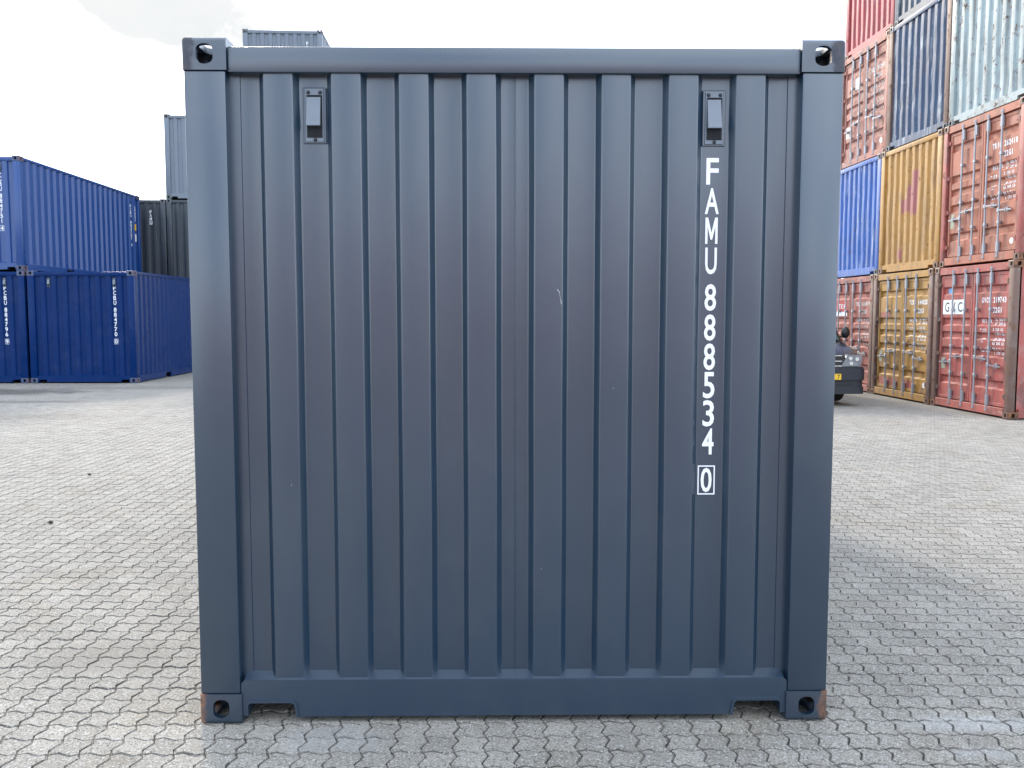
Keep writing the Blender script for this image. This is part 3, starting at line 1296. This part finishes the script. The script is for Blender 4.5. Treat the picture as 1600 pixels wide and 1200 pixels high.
r12 = rstack(1, 2, 'salmon red container on the second level, doors out, above the rose red one', 'doors', 'salmon', post='rose')
door_text(r12, std_marks('TRIU', '262410', '6'), 'marking_white')
flat(r12, 'data_plate', -.97, -.85, .70, .96, 'plaque')
disc(r12, 'round_sticker', .90, .33, .05, 'marking_white', DP - .0025)

r13 = rstack(1, 3, 'pale blue rust-streaked container on the third level, ribbed end out', 'blank', 'pale_blue', dents=(.016, 21), cast='slate_casting')

r21 = rstack(2, 1, 'mustard yellow container on the ground, doors out, beside the rose red one', 'doors', 'mustard_door', post='post_brown')
door_text(r21, std_marks('TCKU', '144025', None), 'marking_white')
disc(r21, 'round_sticker', .93, .34, .055, 'marking_white', DP - .0025)
flat(r21, 'touch_up_paint', -.95, -.50, 1.665, 1.77, 'brick_red', .0012)
flat(r21, 'touch_up_paint', -.95, -.12, .24, .40, 'brick_red', .0012)
flat(r21, 'touch_up_paint', .09, .52, .24, .40, 'brick_red', .0012)
flat(r21, 'data_plate', -.97, -.83, .72, .96, 'plaque')
r22 = rstack(2, 2, 'mustard yellow container on the second level, ribbed end with reddish paint patches', 'blank', 'mustard', dents=(.014, 22), post='mustard')
r23 = rstack(2, 3, 'navy scraped container on the third level, ribbed end with whitish scrape marks', 'blank', 'navy', dents=(.018, 23), post='post_brown', cast='slate_casting')
r24 = rstack(2, 4, 'dark slate container on the fourth level above the navy scraped one', 'blank', 'dark_slate', dents=(.018, 24), cast='slate_casting')

r31 = rstack(3, 1, 'brick red container on the ground, doors out, behind the parked van', 'doors', 'brick_red', post='post_brown')
door_text(r31, std_marks('TRLU', '624979', None), 'marking_worn')
flat(r31, 'name_panel', -.86, -.20, 1.80, 2.04, 'sticker_red')
V, F = [], []
put_line(V, F, 'TEX', -.66, 1.86, .11, .13, lambda x, z: DP - .004)
link('name_lettering', vf_mesh('name_lettering', V, F), 'marking_white', r31)
flat(r31, 'name_panel', -.86, -.20, 1.69, 1.79, 'marking_white')
r32 = rstack(3, 2, 'bright blue scratched container on the second level, ribbed end out', 'blank', 'old_blue', dents=(.016, 25), cast='slate_casting')
r33 = rstack(3, 3, 'faded red container on the third level, doors out, worn pale in stripes', 'doors', 'faded_red', post='faded_red')
door_text(r33, std_marks('TRLU', '352641', None), 'marking_worn')
flat(r33, 'name_panel', -.52, -.30, 1.74, 2.0, 'marking_worn')
flat(r33, 'data_plate', -.96, -.76, .70, .96, 'marking_worn')
disc(r33, 'round_sticker', .86, .34, .06, 'marking_white', DP - .0025)
r34 = rstack(3, 4, 'red ribbed container on the fourth level at the far end of the old stack', 'blank', 'red', dents=(.014, 26))


# ------------------------------------------------------------------ the row across the lane, mirrored in the glossy end of the big box
for i in range(7):
    for lv in range(2):
        mt = ('salmon', 'brick_red', 'rose')[(i * 2 + lv + i // 2) % 3]
        container('weathered red container in the two-high row across the lane from the lettered end',
                  (-16.5 + i * 6.1, -33.0, lv * H), math.pi / 2, 'blank', mt, 'rusty_casting', vents=False,
                  group='red containers across the lane')


# ------------------------------------------------------------------ the van parked by the stack
def van():
    root = thing('parked_van', 'black van with a dark plastic bumper parked in front of the brick red container doors', 'van',
                 (6.21, 12.50, gz(6.2)), 0.0)
    # lower body: stations from nose to tail, each a rounded ring
    st = [(.06, .36, .90, .72), (.13, .35, .935, .80), (.22, .34, .965, .85), (.45, .32, 1.05, .865), (.80, .30, 1.13, .875), (1.1, .30, 1.20, .88),
          (4.55, .30, 1.22, .88), (4.72, .34, 1.18, .85)]
    bm = bmesh.new()
    rings = []
    for (y, zb, zt, w) in st:
        r = .10
        sec = []
        for (cx, cz, a0) in ((w - r, zt - r * .6, 0), (-(w - r), zt - r * .6, 90), (-(w - r), zb + r, 180), (w - r, zb + r, 270)):
            for k in range(5):
                a = math.radians(a0 + 90 * k / 4)
                rz = r * .6 if a0 < 180 else r
                sec.append(bm.verts.new((cx + r * math.cos(a), y, cz + rz * math.sin(a))))
        rings.append(sec)
    for a, b in zip(rings, rings[1:]):
        n = len(a)
        for i in range(n):
            bm.faces.new((a[i], a[(i + 1) % n], b[(i + 1) % n], b[i]))
    bm.faces.new(rings[0])
    bm.faces.new(rings[-1][::-1])
    link('body', to_mesh(bm, 'van_body', 45), 'car_paint', root)
    # cabin
    bm = bmesh.new()
    prof = [(.92, 1.10), (1.62, 1.84), (1.80, 1.93), (2.2, 1.98), (4.4, 1.96), (4.62, 1.86), (4.70, 1.15)]

    def hw(z):
        return .865 - max(0, z - 1.15) * .13
    Lv = [bm.verts.new((-hw(z), y, z)) for y, z in prof]
    Rv = [bm.verts.new((hw(z), y, z)) for y, z in prof]
    for i in range(len(prof)):
        j = (i + 1) % len(prof)
        bm.faces.new((Lv[i], Lv[j], Rv[j], Rv[i]))
    bm.faces.new(Lv)
    bm.faces.new(Rv[::-1])
    bmesh.ops.bevel(bm, geom=[e for e in bm.edges if abs(e.verts[0].co.x * e.verts[1].co.x) > .3 and e.verts[0].co.x * e.verts[1].co.x > 0],
                    offset=.03, segments=3, affect='EDGES', profile=.5)
    link('cabin', to_mesh(bm, 'van_cabin', 35), 'car_paint', root)
    # windscreen slab lying on the sloping front
    bm = bmesh.new()
    p = [(-.78, .985, 1.185), (.78, .985, 1.185), (.70, 1.565, 1.795), (-.70, 1.565, 1.795)]
    nrm = Vector((0, -.74, .70)).normalized()
    A0 = [bm.verts.new(Vector(q) - nrm * .004) for q in p]
    B0 = [bm.verts.new(Vector(q) + nrm * .012) for q in p]
    bm.faces.new(B0)
    bm.faces.new(A0[::-1])
    for i in range(4):
        bm.faces.new((A0[i], A0[(i + 1) % 4], B0[(i + 1) % 4], B0[i]))
    link('windscreen', to_mesh(bm, 'windscreen'), 'car_glass', root)
    for s in (-1, 1):
        for (ya, yb) in ((1.42, 2.30), (2.42, 3.3), (3.42, 4.45)):
            bm = bmesh.new()
            sh = .34 if ya < 1.5 else 0
            q = [(ya, 1.27), (yb, 1.27), (yb, 1.76), (ya + sh, 1.76)]
            A0 = [bm.verts.new((s * (hw(z) - .006), y, z)) for y, z in q]
            B0 = [bm.verts.new((s * (hw(z) + .004), y, z)) for y, z in q]
            bm.faces.new(A0)
            bm.faces.new(B0[::-1])
            for i in range(4):
                bm.faces.new((A0[i], A0[(i + 1) % 4], B0[(i + 1) % 4], B0[i]))
            link('side_window', to_mesh(bm, 'side_window'), 'car_glass', root)
    # bumper: plan with rounded corners, three stacked layers
    def plan(w, yf, yb, r, n=6):
        pts = [(-w, yb)]
        for k in range(n + 1):
            a = math.radians(180 + 90 * k / n)
            pts.append((-w + r + r * math.cos(a), yf + r + r * math.sin(a)))
        for k in range(n + 1):
            a = math.radians(270 + 90 * k / n)
            pts.append((w - r + r * math.cos(a), yf + r + r * math.sin(a)))
        pts.append((w, yb))
        return pts
    bm = bmesh.new()
    add_prism(bm, plan(.895, -.03, .42, .14), 'z', .48, .69)
    add_prism(bm, plan(.88, -.01, .40, .14), 'z', .69, .715)
    add_prism(bm, plan(.875, .0, .42, .14), 'z', .345, .48)
    add_prism(bm, plan(.89, -.02, .42, .14), 'z', .22, .345)
    bp = link('bumper', to_mesh(bm, 'bumper', 40), 'car_plastic', root)
    link('air_intake', box_mesh('air_intake', -.62, .62, -.004, .05, .365, .46, bevel=.01), 'car_black', bp)
    link('bumper_trim', box_mesh('bumper_trim', -.64, .64, -.012, .05, .402, .418), 'car_plastic', bp)
    gr = link('grille', box_mesh('grille', -.50, .50, .028, .12, .725, .93, bevel=.01), 'car_black', root)
    for z in (.735, .825, .925):
        link('grille_bar', box_mesh('grille_bar', -.44, .44, .012, .03, z - .008, z + .010, bevel=.003), 'chrome', gr)
    for s in (-1, 1):
        bm = bmesh.new()
        q = [(.43, .728), (.80, .728), (.845, .80), (.84, .935), (.55, .945)]
        F0 = [bm.verts.new((s * x, .015 + max(0, x - .6) ** 2 * .9, z)) for x, z in q]
        B0 = [bm.verts.new((s * x * .98, .30, z)) for x, z in q]
        bm.faces.new(F0)
        bm.faces.new(B0[::-1])
        for i in range(5):
            bm.faces.new((F0[i], F0[(i + 1) % 5], B0[(i + 1) % 5], B0[i]))
        hl = link('headlight', to_mesh(bm, 'headlight'), 'lamp_glass', root)
        for (x, z) in ((.60, .875), (.73, .86), (.62, .78)):
            bm = bmesh.new()
            yy = .015 + max(0, x - .6) ** 2 * .9
            add_cyl(bm, (s * x, yy - .002, z), (s * x, yy + .012, z), .034, 14)
            link('reflector', to_mesh(bm, 'reflector', 40), 'chrome', hl)
    pl = link('number_plate', box_mesh('number_plate', -.11, .41, -.042, -.032, .485, .595, bevel=.002), 'plate_yellow', root)
    V, F = [], []
    put_glyph(V, F, '7', .335, .385, .50, .58, lambda x, z: -.0435)
    link('plate_digit', vf_mesh('plate_digit', V, F), 'marking_dark', pl)
    for s in (-1, 1):
        bm = bmesh.new()
        bmesh.ops.create_uvsphere(bm, u_segments=16, v_segments=10, radius=1.0)
        for v in bm.verts:
            v.co = Vector((s * .985 + v.co.x * .085, 1.16 + v.co.y * .07, 1.33 + v.co.z * .115))
        add_box(bm, s * .92 - .06, s * .92 + .06, 1.15, 1.2, 1.235, 1.27)
        link('wing_mirror', to_mesh(bm, 'wing_mirror', 40), 'car_black', root)
        for y in (.95, 3.65):
            bm = bmesh.new()
            xo = s * .80
            add_cyl(bm, (xo - s * .20, y, .325), (xo, y, .325), .325, 28)
            es = [e for e in bm.edges if len(e.link_faces) == 2 and any(len(f.verts) > 4 for f in e.link_faces)]
            bmesh.ops.bevel(bm, geom=es, offset=.035, segments=2, affect='EDGES', profile=.5)
            wh = link('wheel', to_mesh(bm, 'wheel', 40), 'tyre', root)
            bm = bmesh.new()
            add_cyl(bm, (xo - s * .02, y, .325), (xo + s * .004, y, .325), .20, 20)
            link('rim', to_mesh(bm, 'rim', 40), 'rim', wh)
    return root


van()


# ------------------------------------------------------------------ scraps on the paving
def scrap(label, x, y, s, seed):
    rnd = random.Random(seed)
    bm = bmesh.new()
    n = 7
    ring = []
    for i in range(n):
        a = 2 * math.pi * i / n
        r = s * rnd.uniform(.5, 1.0)
        ring.append(bm.verts.new((r * math.cos(a), r * .7 * math.sin(a), s * rnd.uniform(.05, .5))))
    c = bm.verts.new((0, 0, s * .75))
    d = bm.verts.new((0, 0, .0))
    for i in range(n):
        bm.faces.new((ring[i], ring[(i + 1) % n], c))
        bm.faces.new((ring[(i + 1) % n], ring[i], d))
    o = link('leaf_scrap', to_mesh(bm, 'leaf_scrap'), 'leaf', None, (x, y, gz(x) - .0005), (0, 0, rnd.uniform(0, 6)))
    o['label'] = label
    o['category'] = 'leaf'
    o['group'] = 'dry leaf scraps on the paving'


scrap('larger curled dark leaf scrap on the sunlit paving', -3.357, 3.391, .034, 1)
scrap('small flat dark leaf scrap farther out on the sunlit paving', -3.927, 5.409, .028, 2)
